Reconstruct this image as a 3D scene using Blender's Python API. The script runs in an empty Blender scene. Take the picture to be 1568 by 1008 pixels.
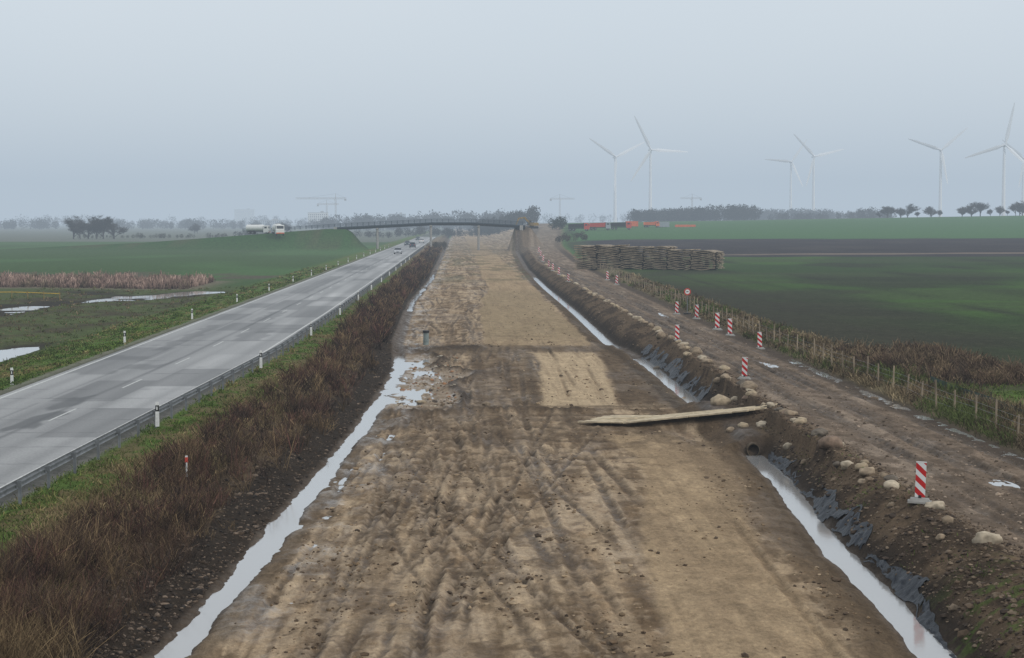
import bpy, math, random
import numpy as np
from mathutils import Vector, Matrix, noise as mnoise
random.seed(7); rng=np.random.default_rng(11)
S=bpy.context.scene
S.view_settings.view_transform='Standard'; S.view_settings.look='None'; S.view_settings.exposure=0
col=S.collection
# ------------------------------------------------------------------ materials
def principled(name):
    m=bpy.data.materials.new(name); m.use_nodes=True
    nt=m.node_tree; b=nt.nodes['Principled BSDF']; return m,nt,b
def N(nt,t,**k):
    n=nt.nodes.new(t)
    for a,v in k.items(): setattr(n,a,v)
    return n
def mk(name,c,rough=.7,scale=3.,var=.25,bump=.0,metal=0,spec=.4):
    m,nt,b=principled(name)
    tc=N(nt,'ShaderNodeTexCoord'); no=N(nt,'ShaderNodeTexNoise'); no.inputs['Scale'].default_value=scale; no.inputs['Detail'].default_value=5
    nt.links.new(tc.outputs['Object'],no.inputs['Vector'])
    r=N(nt,'ShaderNodeMapRange'); r.inputs[1].default_value=.3; r.inputs[2].default_value=.7; r.inputs[3].default_value=1-var; r.inputs[4].default_value=1+var
    nt.links.new(no.outputs['Fac'],r.inputs[0])
    v=N(nt,'ShaderNodeVectorMath',operation='SCALE'); v.inputs[0].default_value=c[:3]; nt.links.new(r.outputs[0],v.inputs['Scale'])
    nt.links.new(v.outputs[0],b.inputs['Base Color'])
    b.inputs['Roughness'].default_value=rough; b.inputs['Metallic'].default_value=metal; b.inputs['Specular IOR Level'].default_value=spec
    if bump:
        bp=N(nt,'ShaderNodeBump'); bp.inputs['Strength'].default_value=bump; bp.inputs['Distance'].default_value=.05
        nt.links.new(no.outputs['Fac'],bp.inputs['Height']); nt.links.new(bp.outputs[0],b.inputs['Normal'])
    return m
def ground_material():
    m,nt,b=principled('earth_and_fields')
    a=N(nt,'ShaderNodeAttribute',attribute_name='Col'); geo=N(nt,'ShaderNodeNewGeometry')
    def nz(s,d,vec=None,rough=.6):
        n=N(nt,'ShaderNodeTexNoise'); n.inputs['Scale'].default_value=s; n.inputs['Detail'].default_value=d; n.inputs['Roughness'].default_value=rough
        nt.links.new(vec or geo.outputs['Position'],n.inputs['Vector']); return n
    mp=N(nt,'ShaderNodeMapping'); mp.inputs['Scale'].default_value=(1,.5,1); nt.links.new(geo.outputs['Position'],mp.inputs['Vector'])
    n1=nz(1.3,6,mp.outputs[0],.7); n2=nz(7,6,mp.outputs[0],.75); n3=nz(30,3)
    def mr(n,lo,hi,a0=.3,a1=.7):
        r=N(nt,'ShaderNodeMapRange'); r.inputs[1].default_value=a0; r.inputs[2].default_value=a1; r.inputs[3].default_value=lo; r.inputs[4].default_value=hi
        nt.links.new(n.outputs['Fac'],r.inputs[0]); return r
    def mul(x,y,op='MULTIPLY'):
        q=N(nt,'ShaderNodeMath',operation=op); nt.links.new(x,q.inputs[0]); nt.links.new(y,q.inputs[1]); return q.outputs[0]
    f=mul(mul(mr(n1,.74,1.26).outputs[0],mr(n2,.68,1.32).outputs[0]),mr(n3,.82,1.16).outputs[0])
    v=N(nt,'ShaderNodeVectorMath',operation='SCALE'); nt.links.new(a.outputs['Color'],v.inputs[0]); nt.links.new(f,v.inputs['Scale'])
    nt.links.new(v.outputs[0],b.inputs['Base Color'])
    wet=mul(a.outputs['Alpha'],mr(n1,.0,1.5).outputs[0])
    rr=N(nt,'ShaderNodeMapRange'); rr.inputs[1].default_value=0; rr.inputs[2].default_value=1; rr.inputs[3].default_value=.95; rr.inputs[4].default_value=.3
    nt.links.new(wet,rr.inputs[0]); nt.links.new(rr.outputs[0],b.inputs['Roughness'])
    sp=N(nt,'ShaderNodeMapRange'); sp.inputs[3].default_value=.05; sp.inputs[4].default_value=.5; nt.links.new(wet,sp.inputs[0]); nt.links.new(sp.outputs[0],b.inputs['Specular IOR Level'])
    h=N(nt,'ShaderNodeMath',operation='ADD'); nt.links.new(n1.outputs['Fac'],h.inputs[0]); h2=N(nt,'ShaderNodeMath',operation='MULTIPLY'); nt.links.new(n2.outputs['Fac'],h2.inputs[0]); h2.inputs[1].default_value=.7
    nt.links.new(h2.outputs[0],h.inputs[1])
    bp=N(nt,'ShaderNodeBump'); bp.inputs['Strength'].default_value=.9; bp.inputs['Distance'].default_value=.11
    nt.links.new(h.outputs[0],bp.inputs['Height']); nt.links.new(bp.outputs[0],b.inputs['Normal'])
    return m
def attr_material(name,rough=.8,spec=.2,scale=6,var=.2,bump=0):
    m,nt,b=principled(name)
    a=N(nt,'ShaderNodeAttribute',attribute_name='Col'); geo=N(nt,'ShaderNodeNewGeometry')
    n=N(nt,'ShaderNodeTexNoise'); n.inputs['Scale'].default_value=scale; n.inputs['Detail'].default_value=6; nt.links.new(geo.outputs['Position'],n.inputs['Vector'])
    r=N(nt,'ShaderNodeMapRange'); r.inputs[1].default_value=.3; r.inputs[2].default_value=.7; r.inputs[3].default_value=1-var; r.inputs[4].default_value=1+var
    nt.links.new(n.outputs['Fac'],r.inputs[0])
    v=N(nt,'ShaderNodeVectorMath',operation='SCALE'); nt.links.new(a.outputs['Color'],v.inputs[0]); nt.links.new(r.outputs[0],v.inputs['Scale'])
    nt.links.new(v.outputs[0],b.inputs['Base Color']); b.inputs['Roughness'].default_value=rough; b.inputs['Specular IOR Level'].default_value=spec
    if bump:
        bp=N(nt,'ShaderNodeBump'); bp.inputs['Strength'].default_value=bump; bp.inputs['Distance'].default_value=.02
        nt.links.new(n.outputs['Fac'],bp.inputs['Height']); nt.links.new(bp.outputs[0],b.inputs['Normal'])
    return m
def water_material():
    m,nt,b=principled('muddy_water')
    geo=N(nt,'ShaderNodeNewGeometry'); n=N(nt,'ShaderNodeTexNoise'); n.inputs['Scale'].default_value=5; n.inputs['Detail'].default_value=3
    nt.links.new(geo.outputs['Position'],n.inputs['Vector'])
    bp=N(nt,'ShaderNodeBump'); bp.inputs['Strength'].default_value=.12; bp.inputs['Distance'].default_value=.01
    nt.links.new(n.outputs['Fac'],bp.inputs['Height']); nt.links.new(bp.outputs[0],b.inputs['Normal'])
    b.inputs['Base Color'].default_value=(.33,.32,.31,1); b.inputs['Roughness'].default_value=.07; b.inputs['IOR'].default_value=1.45
    b.inputs['Specular IOR Level'].default_value=.95
    return m
M_G=ground_material(); M_W=water_material(); M_VEG=attr_material('dry_vegetation',.85,.1); M_ROAD=attr_material('worn_asphalt',.5,.45,9,.2,.3)
M_ROCK=attr_material('stone',.85,.2,5,.35,.8)
M_WHITE=mk('white_paint',(.68,.68,.66),.5,8,.12); M_BLACK=mk('black_plastic_and_pipe_shade',(.02,.02,.022),.5,6,.3)
M_STEEL=mk('galvanised_steel',(.16,.17,.18),.55,3,.3,metal=.2); M_CONC=mk('concrete',(.3,.29,.27),.85,2,.2,.2)
M_DECK=mk('bridge_paint',(.04,.06,.08),.6,.5,.2); M_TUR=mk('turbine_white',(.8,.81,.82),.5,.1,.05)
M_WOOD=mk('weathered_timber',(.25,.195,.135),.85,1.2,.45,.3); M_PALE=mk('pale_planks',(.54,.44,.3),.8,3,.3,.2,spec=.2); M_DWOOD=mk('dark_timber',(.03,.025,.02),.9,4,.3)
M_RED=mk('red_paint',(.5,.06,.04),.45,3,.15); M_ORANGE=mk('orange_paint',(.62,.14,.05),.5,1,.15); M_YEL=mk('yellow_paint',(.6,.38,.04),.5,1,.15)
M_OCH=mk('muddy_machine_paint',(.24,.16,.05),.7,2,.35); M_SHAFT=mk('grey_green_plastic',(.2,.24,.23),.6,3,.2)
M_GLASS=mk('dark_glass',(.03,.035,.04),.12,2,.1); M_TYRE=mk('tyre_rubber',(.02,.02,.02),.85,6,.2)
M_PLAST=mk('black_sheeting',(.010,.013,.02),.5,6,.4,.6,spec=.2); M_BARK=mk('bark',(.04,.034,.03),.9,3,.3)
M_MARK=mk('road_marking_paint',(.48,.48,.46),.6,5,.35); M_BLUEG=mk('grey_cladding',(.3,.33,.36),.7,.2,.1); M_SILVER=mk('car_silver',(.45,.46,.48),.3,2,.05,metal=.4)
M_GREEN=mk('green_fabric',(.015,.04,.03),.7,4,.4); M_MUDC=mk('muddy_concrete',(.11,.085,.06),.9,5,.4,.3,spec=.1)
def stripe_material():
    m,nt,b=principled('beacon_stripes'); tc=N(nt,'ShaderNodeTexCoord'); s=N(nt,'ShaderNodeSeparateXYZ'); nt.links.new(tc.outputs['Object'],s.inputs[0])
    a=N(nt,'ShaderNodeMath',operation='MULTIPLY_ADD'); nt.links.new(s.outputs[0],a.inputs[0]); a.inputs[1].default_value=.9; nt.links.new(s.outputs[2],a.inputs[2])
    d=N(nt,'ShaderNodeMath',operation='DIVIDE'); nt.links.new(a.outputs[0],d.inputs[0]); d.inputs[1].default_value=.36
    f=N(nt,'ShaderNodeMath',operation='FRACT'); nt.links.new(d.outputs[0],f.inputs[0])
    g=N(nt,'ShaderNodeMath',operation='GREATER_THAN'); nt.links.new(f.outputs[0],g.inputs[0]); g.inputs[1].default_value=.48
    mx=N(nt,'ShaderNodeMix',data_type='RGBA'); nt.links.new(g.outputs[0],mx.inputs[0]); mx.inputs[6].default_value=(.66,.66,.65,1); mx.inputs[7].default_value=(.48,.02,.02,1)
    nt.links.new(mx.outputs[2],b.inputs['Base Color']); b.inputs['Roughness'].default_value=.5; b.inputs['Specular IOR Level'].default_value=.2; return m
M_STR=stripe_material()
# ------------------------------------------------------------------ mesh helpers
def add_obj(name,me,loc=(0,0,0),rot=(0,0,0),scale=(1,1,1),parent=None):
    o=bpy.data.objects.new(name,me); o.location=loc; o.rotation_euler=rot; o.scale=scale; col.objects.link(o)
    if parent: o.parent=parent
    return o
def np_mesh(name,V,F,C=None,mats=(),smooth=False):
    V=np.asarray(V,np.float32); F=np.asarray(F,np.int32); k=F.shape[1]
    me=bpy.data.meshes.new(name); me.vertices.add(len(V)); me.vertices.foreach_set('co',V.ravel())
    me.loops.add(F.size); me.loops.foreach_set('vertex_index',F.ravel())
    me.polygons.add(len(F)); me.polygons.foreach_set('loop_start',np.arange(0,F.size,k,dtype=np.int32))
    me.polygons.foreach_set('use_smooth',np.full(len(F),smooth,bool))
    if C is not None:
        C=np.asarray(C,np.float32)
        if C.shape[1]==3: C=np.hstack([C,np.zeros((len(C),1),np.float32)])
        at=me.color_attributes.new('Col','FLOAT_COLOR','POINT'); at.data.foreach_set('color',C.ravel())
    for m in mats: me.materials.append(m)
    me.update(calc_edges=True); return me
class MB:
    def __init__(s): s.v=[];s.f=[];s.m=[];s.mats=[]
    def mi(s,m):
        if m not in s.mats: s.mats.append(m)
        return s.mats.index(m)
    def add(s,vs,fs,m):
        o=len(s.v); s.v+= [tuple(v) for v in vs]; s.f+=[tuple(i+o for i in f) for f in fs]; s.m+=[s.mi(m)]*len(fs)
    def box(s,c,d,m,rot=None,taper=1.):
        vs=[]
        for z in(-.5,.5):
            t=taper if z>0 else 1
            for x,y in((-.5,-.5),(.5,-.5),(.5,.5),(-.5,.5)):
                p=Vector((x*d[0]*t,y*d[1]*t,z*d[2]))
                if rot is not None: p=rot@p
                vs.append(p+Vector(c))
        s.add(vs,[(0,3,2,1),(4,5,6,7),(0,1,5,4),(1,2,6,5),(2,3,7,6),(3,0,4,7)],m)
    def cyl(s,p0,p1,r0,r1,m,n=8,cap=True):
        p0=Vector(p0);p1=Vector(p1);d=(p1-p0).normalized(); a=d.orthogonal().normalized(); b=d.cross(a); vs=[]
        for p,r in((p0,r0),(p1,r1)):
            for i in range(n):
                t=2*math.pi*i/n; vs.append(p+(a*math.cos(t)+b*math.sin(t))*r)
        fs=[(i,(i+1)%n,n+(i+1)%n,n+i) for i in range(n)]
        if cap: fs+=[tuple(range(n-1,-1,-1)),tuple(range(n,2*n))]
        s.add(vs,fs,m)
    def loft(s,secs,m):
        n=len(secs[0]); vs=[p for r in secs for p in r]; fs=[]
        for k in range(len(secs)-1):
            for i in range(n): fs.append((k*n+i,k*n+(i+1)%n,(k+1)*n+(i+1)%n,(k+1)*n+i))
        fs+=[tuple(range(n-1,-1,-1)),tuple((len(secs)-1)*n+i for i in range(n))]
        s.add(vs,fs,m)
    def mesh(s,name):
        me=bpy.data.meshes.new(name); me.from_pydata(s.v,[],s.f)
        for m in s.mats: me.materials.append(m)
        me.polygons.foreach_set('material_index',s.m); me.update(); return me
# ------------------------------------------------------------------ numpy noise
def _h(ix,iy,s):
    h=(ix.astype(np.int64)*374761393+iy.astype(np.int64)*668265263+s*974711)&0xFFFFFFFF
    h=((h^(h>>13))*1274126177)&0xFFFFFFFF; h=h^(h>>16); return (h&0xFFFFFF)/float(0xFFFFFF)
def vn(x,y,s=0):
    ix=np.floor(x);iy=np.floor(y);fx=x-ix;fy=y-iy;fx=fx*fx*(3-2*fx);fy=fy*fy*(3-2*fy)
    a=_h(ix,iy,s);b=_h(ix+1,iy,s);c=_h(ix,iy+1,s);d=_h(ix+1,iy+1,s)
    return (a*(1-fx)+b*fx)*(1-fy)+(c*(1-fx)+d*fx)*fy
def fbm(x,y,o=4,s=0):
    t=0;a=.5;w=0
    for k in range(o):
        t=t+a*vn(x,y,s+k*17); w+=a; a*=.5; x,y=(x*1.62+y*1.22)+5.1,(y*1.62-x*1.22)+1.7
    return t/w
def sfbm(x,y,o=4,s=0):
    t=0;a=.5;w=0
    for k in range(o): t=t+a*vn(x,y,s+k*17); w+=a; a*=.5; x=x*2.03+5.1; y=y*2.03+1.7
    return t/w
def sm(a,b,x):
    t=np.clip((x-a)/(b-a),0,1); return t*t*(3-2*t)
def band(x,a,b,w): return sm(a-w,a+w,x)*(1-sm(b-w,b+w,x))
def P(*pts):
    xs=[p[0] for p in pts]; ys=[p[1] for p in pts]; return lambda Y: np.interp(Y,xs,ys)
# plan curves: lateral x (m) as a function of chainage y (m)
xL=P((30,-7.7),(46,-6.75),(54,-6.35),(61,-6.1),(72,-5.7),(85,-5.2),(98,-4.7),(117,-4.3),(138,-4.0),(165,-4.9),(254,-5.7),(346,-4.6),(700,-4.4))
xR=P((30,10.7),(47,11.3),(53,11.6),(60,11.7),(68,12.1),(78,12.8),(84,12.9),(111,13.4),(145,13.6),(167,12.7),(226,13.3),(305,13.6),(420,14.7),(670,20),(1100,42))
eR=P((30,-15.9),(68,-14.95),(98,-14.),(134,-12.9),(196,-12.5),(1500,-12.6))
eL=P((30,-23.9),(300,-23.4),(1500,-22.8))
hL=P((30,14.6),(60,14.9),(100,15.3),(150,16.4),(300,16.8),(447,18),(670,24),(1100,46),(1600,60))
hR=P((30,20.2),(150,21.0),(300,23),(447,26),(670,33),(1100,56),(1600,70))
mL=P((-160,0),(-110,2.4),(-75,5.2),(-46,7.6),(-38,7.6),(-32,0)); mR=P((18,0),(20.5,7.8),(26,7.8),(30,2),(36,0))
# ------------------------------------------------------------------ terrain grid
def geo(a,b,n): return np.geomspace(a,b,n)
xc=np.concatenate([-geo(30,9000,110)[::-1],np.arange(-29.88,-8,.16),np.arange(-8,22,.075),np.arange(22,26,.16),26+geo(.3,9000,120)])
inv=np.linspace(1/36.,1/1500.,1050)
yr=np.concatenate([np.linspace(-400,30,12),1/inv,geo(1510,11000,60)])
XX,YY=np.meshgrid(xc,yr)
Z=np.zeros_like(XX)
for j,y in enumerate(yr):
    l,r,er,a,b=float(xL(y)),float(xR(y)),float(eR(y)),float(hL(y)),float(hR(y)); g=er+1.1
    dl=-.40*(1-sm(150,158,y)*(1-sm(222,232,y))*.85)*(1-.6*sm(380,420,y))
    gap=sm(86.6,87.4,y)*(1-sm(105,109,y)); gap2=sm(147,151,y)*(1-sm(159,163,y))
    dr=-.42+.95*gap+.25*gap2+.3*sm(350,380,y)
    pool=.10*(sm(108,114,y)*(1-sm(146,152,y)))
    xs=[-9000,-200,-58,-46,-34,-27,-24.6,-24.2,er+.1,er+.3,g+1.0,g+2.1,l-1.7,l-.5,l-.15,l+.15,l+.5,l+1.8,2,r-1.5,r-.5,r-.2,r+.2,r+.55,r+1.35,a-.7,a,b,b+.5,b+1.1,b+2.4,b+30,9000]
    zs=[.3,.4,.35,.1,.12,.55,.93,.94,.94,.93,.9,.75,.15,dl+.22,dl,dl,-.13-pool,-.06-pool,.07,.02,min(.3,dr+.26),dr,dr,max(-.18,dr+.05),.62,1.3,1.18,1.2,1.0,.98,1.25,1.2,1.2]
    Z[j]=np.interp(xc,xs,zs)
L=xL(YY);R=xR(YY);ER=eR(YY);EL=eL(YY);HL=hL(YY);HR=hR(YY)
crest=np.clip(9+(XX-72)/300*5,8,15)
ramp=sm(350,1300,YY)*(1-.45*sm(1400,2300,YY))*sm(12,62,XX); Z+=ramp*(crest-1.2)
prof=np.clip((20-np.abs(YY-700))/15,0,1); md=np.where(XX<-30,mL(XX)*prof,0); Z=np.where(md>.01,np.maximum(Z,.5+md),Z)
mr_=np.where((XX>16)&(XX<40),mR(XX)*np.clip((16-np.abs(YY-702))/11,0,1),0); Z=np.where(mr_>.01,np.maximum(Z,.5+mr_),Z)
onroad=band(XX,EL-.4,ER+.2,.15)
inbed=band(XX,L+.55,R-.8,.3); haul=band(XX,HL+.1,HR-.1,.4); brush=band(XX,ER+2.6,L-.4,.4); bankR=band(XX,R+.5,HL-.1,.3)
F1=fbm(XX*.9,YY*.45,4,3); F2=fbm(XX*3.1,YY*2.2,3,31); F3=fbm(XX*.15,YY*.05,4,77); F4=fbm(XX*6,YY*3.5,2,131)
nearL=band(XX,L-.4,L+2.6,.6); nearR=band(XX,R-1.3,R+.3,.3)*(YY<160)
amp=.07+brush*.2+bankR*.18+inbed*.03+haul*.02+nearL*.2+nearR*.16
Z+=(1-onroad)*((F1-.5)*amp+(F2-.5)*(.05+.1*brush+.12*bankR+.07*nearL))
Z+=nearL*(fbm(XX*.45,YY*.16,3,501)-.5)*.42
smooth=band(XX+1.2*(fbm(YY*.05,YY*0+3,2,5)-.5)+.5*(F1-.5),P((40,4.8),(60,5.8),(85,7.4),(100,6.2),(108,4.7),(150,5.9),(163,2.4),(240,3.0),(300,4.5),(500,5))(YY),P((40,9.1),(60,9.4),(85,10.8),(108,8.7),(150,10.6),(165,11.3),(600,12))(YY),.22)*(1-band(YY,93,106,.8))*(1-band(YY,152,160,2))
Z+=(F4-.5)*.08*inbed*(1-smooth*.8)*(YY<160)
marsh=band(XX,-56,-31,2.5)*band(YY,135,285,8)
MZ=fbm(XX*.16,YY*.035,4,91); Z+=marsh*(MZ-.5)*.9
rut=np.zeros_like(Z); ridge=np.zeros_like(Z); rr_=np.random.default_rng(5)
def track(x0,a1,l1,p1,dep,y0,y1,gauge=1.05,slope=0.,w=.2,msk=None):
    global Z,rut,ridge
    xcn=x0+a1*np.sin(YY/l1+p1)+slope*(YY-y0)
    k=band(YY,y0,y1,3.)*(msk if msk is not None else 1)
    for s in(-gauge,gauge):
        d=XX-xcn-s+.16*(F2-.5); kk=k*np.clip(-.3+1.8*vn(YY*.13,YY*0+x0*3+s,9),0,1.0)
        e=np.exp(-(d/w)**4)*kk; Z=Z-dep*e*(.5+1.*F4); rg=np.exp(-((np.abs(d)-1.6*w)/(.45*w))**2)*kk; Z=Z+.6*dep*rg; rut=np.maximum(rut,e*(.3+1.2*F4)); ridge=np.maximum(ridge,rg)
rough=inbed*(1-.8*smooth)
for i in range(17):
    track(rr_.uniform(-4.4,5.5),rr_.uniform(.2,1.4),rr_.uniform(10,35),rr_.uniform(0,6),rr_.uniform(.03,.08),rr_.uniform(20,80),rr_.uniform(90,420),rr_.choice([.95,1.1,1.25]),rr_.uniform(-.06,.06),rr_.uniform(.08,.18),rough)
for x0,y0,sl in((9.3,30,.03),(6,120,0.0),(-2,40,.07),(1,45,.06),(3.2,50,-.05),(0,60,.09),(-4,50,.05),(4,62,-.1),(7.2,112,.02),(-1,52,.16),(5,40,-.14)):
    track(x0,.2,20,1,.055,y0,y0+45,1.0,sl,.12,inbed)
for i in range(9):
    track(rr_.uniform(16.6,19.4),rr_.uniform(.1,.4),rr_.uniform(20,60),rr_.uniform(0,6),rr_.uniform(.03,.075),20,500,1.0,0.004,.17,haul)
for i in range(18):
    y0=rr_.uniform(70,104) if i<14 else rr_.uniform(150,175); c=rr_.uniform(-.08,.12)
    yc=y0+c*(XX-2)**2*.6+rr_.uniform(-.5,.5)*(XX-2)
    e=np.exp(-((YY-yc)/.3)**2)*inbed*band(XX,-4,8.5,1)*(.4+F4); Z-=.06*e; rut=np.maximum(rut,e*.8)
by=104.5+.5*np.sin(XX*.9)+1.5*(F3-.5); e=np.exp(-((YY-by)/.8)**2)*band(XX,L+.5,7,.6); Z+=.22*e; berm=e
lp=P((108,-.1),(130,.6),(150,-2.2))(YY)+.7*np.sin(YY*.35)+1.2*(F1-.5)
basin=band(YY,108,150,2.5)*band(XX,L+.3,lp-.3,.25); Z-=basin*.07
lip=band(YY,107,152,2)*np.exp(-((XX-lp)/.5)**2); Z+=lip*.22
lip2=np.exp(-((YY-156)/3.)**2)*band(XX,L-1,2,.5); Z+=.25*lip2*(.5+F2)
zplx=lambda X:.14+.98*(np.clip((X-7.1)/7.6-.15,0,1)/.85)**1.1
pm=band(YY-(98.6-(XX-7.1)*.553),-2.2,2.2,.6)*band(XX,6.9,15.2,.4); Z=np.where(pm>.02,np.maximum(Z,(zplx(XX)-.09)*pm+Z*(1-pm)),Z); Z=np.where((pm>.9),np.minimum(Z,zplx(XX)-.03),Z)
PUD=[(18.4,66.5,.45,1.3),(18.5,59,.45,1.6),(19.4,123,.35,3.2),(19.6,190,.35,5)]
PZ=[]
for px,py,a,b_ in PUD:
    e=np.exp(-((XX-px+.6*(F1-.5)+.5*(F2-.5))/a)**2-((YY-py+2*(F1-.5))/b_)**2); zc=1.18
    k=np.clip(e*2.2,0,1)*.75; Z=Z*(1-k)+(zc+.12*(F2-.5))*k-.08*e; PZ.append(zc-.05)
# ------------------------------------------------------------------ ground colours
C=np.zeros(XX.shape+(3,)); wet=np.zeros_like(XX)
def lay(c,k): 
    global C
    k=np.clip(k,0,1)[...,None]; C=C*(1-k)+np.array(c)*k
lay((.06,.12,.038),np.ones_like(XX))
left=XX<-10
lay((.042,.07,.022),left*sm(.45,.6,fbm(XX*.02,YY*.008,3,8))*.6)
lay((.08,.09,.035),left*band(YY,20,300,25)*(XX<-28)*.8)
lay((.06,.05,.03),marsh*sm(.45,.6,fbm(XX*.3,YY*.1,4,19))*.9); lay((.035,.03,.022),marsh*(1-sm(.44,.52,MZ)))
lay((.2,.15,.12),band(XX,-90,-38,3)*band(YY,292,335,6)*.8)
lay((.085,.075,.05),left*band(YY,345,385,10)*(XX<-30)*sm(.42,.6,F3))
lay((.12,.13,.1),left*sm(950,990,YY))
lay((.075,.13,.025),band(XX,-31.5,EL-.4,1.2)); lay((.12,.11,.045),band(XX,-31,EL-.4,1.)*sm(.46,.62,F1)*.8)
mdm=np.clip(md,0,1); lay((.032,.08,.02),mdm); lay((.09,.075,.045),mdm*sm(.5,.62,fbm(XX*.12,YY*.2,3,4))*.55)
lay((.17,.16,.13),band(XX,EL-.9,EL+.2,.2)*.8)
right=XX>R
fr=right*sm(HR+2.5,HR+6,XX)
n4=fbm(XX*.03,YY*.012,4,44)
lay((.036,.062,.02),fr); lay((.055,.108,.024),fr*sm(.42,.58,n4)*.85); lay((.03,.031,.02),fr*(1-sm(.32,.47,fbm(XX*.05,YY*.02,3,61)))*.8)
lay((.05,.06,.03),fr*sm(.5,.6,fbm(XX*.012,YY*.06,3,161))*.5)
tram=np.exp(-((((XX*.92-YY*.02)%18.)-9)/.35)**2); lay((.03,.033,.02),fr*tram*.85*(YY<470))
rows=vn(XX*3,YY*.02,5); lay((.03,.038,.02),fr*(YY<300)*sm(.5,.8,rows)*.45)
lay((.04,.036,.024),fr*(1-sm(24,50,XX+20*(n4-.5)))*.92)
edge=YY-18*(F3-.5)
pl=band(edge,475+.02*XX,715-.12*XX+10,6)*sm(HR+4,HR+16,XX); lay((.034,.028,.031),pl); lay((.06,.05,.045),pl*sm(.5,.7,F3)*.5)
lay((.2,.155,.12),band(YY-XX*.15,486,498,1.5)*sm(60,75,XX)*.85)
lay((.058,.13,.046),band(edge,715-.12*XX+10,3000,8)*sm(HR+4,HR+10,XX)*(YY>600))
lay((.1,.1,.08),(sm(1340,1400,YY))*right)
dirt=band(XX,ER+.2,HR+2.2+1.2*(F1-.5),.35)*(1-sm(1150,1250,YY))
lay((.17,.12,.075),dirt)
lay((.075,.12,.025),band(XX,ER+.5,ER+3.4+1.5*(F1-.5),.4)*(1-sm(300,600,YY))); lay((.13,.1,.05),band(XX,ER+1.0,ER+3.6,.3)*sm(.40,.54,F1)*.85)
lay((.13,.125,.11),band(XX,ER-.1,ER+.75,.12))
lay((.07,.048,.03),band(XX,ER+3.4,L-.7,.4)); lay((.12,.085,.05),band(XX,ER+3.4,L-.7,.4)*sm(.5,.65,F1)*.6)
lay((.028,.021,.016),band(XX,L-2.3+.9*(F1-.5),L-.4,.2)*.9)
tone=fbm(XX*.32,YY*.09,4,12); cl_=fbm(XX*1.5,YY*.8,5,88); cl2=fbm(XX*.6,YY*.22,4,188); st=sfbm(XX*2.0+2*F3,YY*.05,4,203); st2=sfbm(XX*5.+F3,YY*.12,3,207)
lay((.305,.213,.13),inbed); lay((.175,.118,.07),inbed*sm(.47,.56,tone)*.8); lay((.40,.295,.19),inbed*sm(.5,.6,fbm(XX*.5,YY*.14,4,29))*.8)
lay((.13,.086,.05),inbed*sm(.53,.6,cl2)*.65); lay((.41,.305,.2),inbed*(1-sm(.39,.46,cl2))*.6)
lay((.13,.087,.052),inbed*sm(.53,.61,st)*.55); lay((.40,.295,.19),inbed*(1-sm(.37,.45,st))*.5); lay((.13,.088,.053),inbed*sm(.59,.67,st2)*.35)
lay((.11,.073,.044),inbed*sm(.55,.64,cl_)*.6); lay((.40,.3,.2),inbed*(1-sm(.36,.44,cl_))*.45)
sn=fbm(XX*.9,YY*.12,4,2)
lay((.365,.262,.158),smooth*inbed*.88); lay((.25,.175,.105),smooth*inbed*sm(.48,.62,sn)*.5); lay((.46,.345,.22),smooth*inbed*band(YY,106,152,2)*.8)
lay((.23,.18,.105),smooth*inbed*band(YY,165,290,14)*.45); lay((.22,.155,.095),smooth*inbed*sm(.55,.65,st2)*.35)
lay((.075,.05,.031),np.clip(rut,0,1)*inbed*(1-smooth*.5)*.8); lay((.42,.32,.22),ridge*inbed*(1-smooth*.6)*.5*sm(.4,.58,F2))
lay((.10,.07,.045),inbed*band(YY,150,162,3)*.7*(1-smooth)); lay((.065,.045,.029),berm*.9); lay((.05,.034,.023),lip*.95); lay((.06,.042,.028),lip2*.9)
lay((.105,.073,.047),band(YY,88,107,2)*inbed*.55*sm(.4,.55,F1)); lay((.25,.18,.115),basin*.85)
lay((.085,.058,.037),inbed*band(YY,107,150,3)*band(XX,.9,P((108,4.2),(150,5.2))(YY),.4)*.5)
lay((.08,.055,.035),inbed*band(YY,107,150,3)*np.exp(-((XX-P((108,4.2),(150,5.4))(YY))/.4)**2)*.8)
lay((.085,.058,.037),inbed*band(YY,107,150,3)*band(XX,P((108,8.9),(150,10.8))(YY),R-1,.3)*.8)
lay((.11,.078,.05),inbed*np.exp(-((YY-107)/.5)**2)*.6)
lay((.065,.045,.028),band(XX,R-1.7+.5*(F1-.5),R-.6,.2)*(XX>5)*.85*dirt); lay((.165,.115,.072),band(XX,9.6,R-1,.5)*inbed*.6*(YY<90))
lay((.11,.08,.053),band(XX,L+.4,L+1.1+.8*(F1-.5),.2)*dirt*.7*(YY<107))
lay((.09,.085,.04),inbed*sm(.5,.62,tone)*band(YY,330,900,30)*.5)
lay((.12,.083,.053),bankR); lay((.05,.035,.024),bankR*sm(.48,.6,F1)*.8); lay((.03,.023,.018),band(XX,R+.3,R+1.1,.25)*.85)
lay((.105,.073,.047),band(YY,87,107,1)*band(XX,R-1.5,R+1.5,.4)*.8)
lay((.07,.10,.025),bankR*band(YY,30,50,3)*sm(.56,.64,F2)*.7)
lay((.19,.138,.097),haul); lay((.28,.215,.16),haul*sm(.5,.62,fbm(XX*.8,YY*.08,3,52))*.7); lay((.07,.05,.035),haul*rut*.85); lay((.1,.07,.048),haul*sm(.5,.6,cl_)*.6); lay((.1,.072,.05),haul*sm(.53,.62,st)*.5)
lay((.08,.06,.045),band(XX,HR-.3,HR+1.6,.3)*dirt)
lay((.13,.11,.06),band(XX,HR+1.5,HR+6,.6)*(1-sm(400,500,YY))*.9); lay((.09,.15,.028),band(XX,HR+4.2,HR+10,.8)*band(YY,60,104,5)*.85); lay((.07,.05,.038),band(XX,HR+3,HR+11,.8)*band(YY,103,135,5)*.8)
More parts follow.
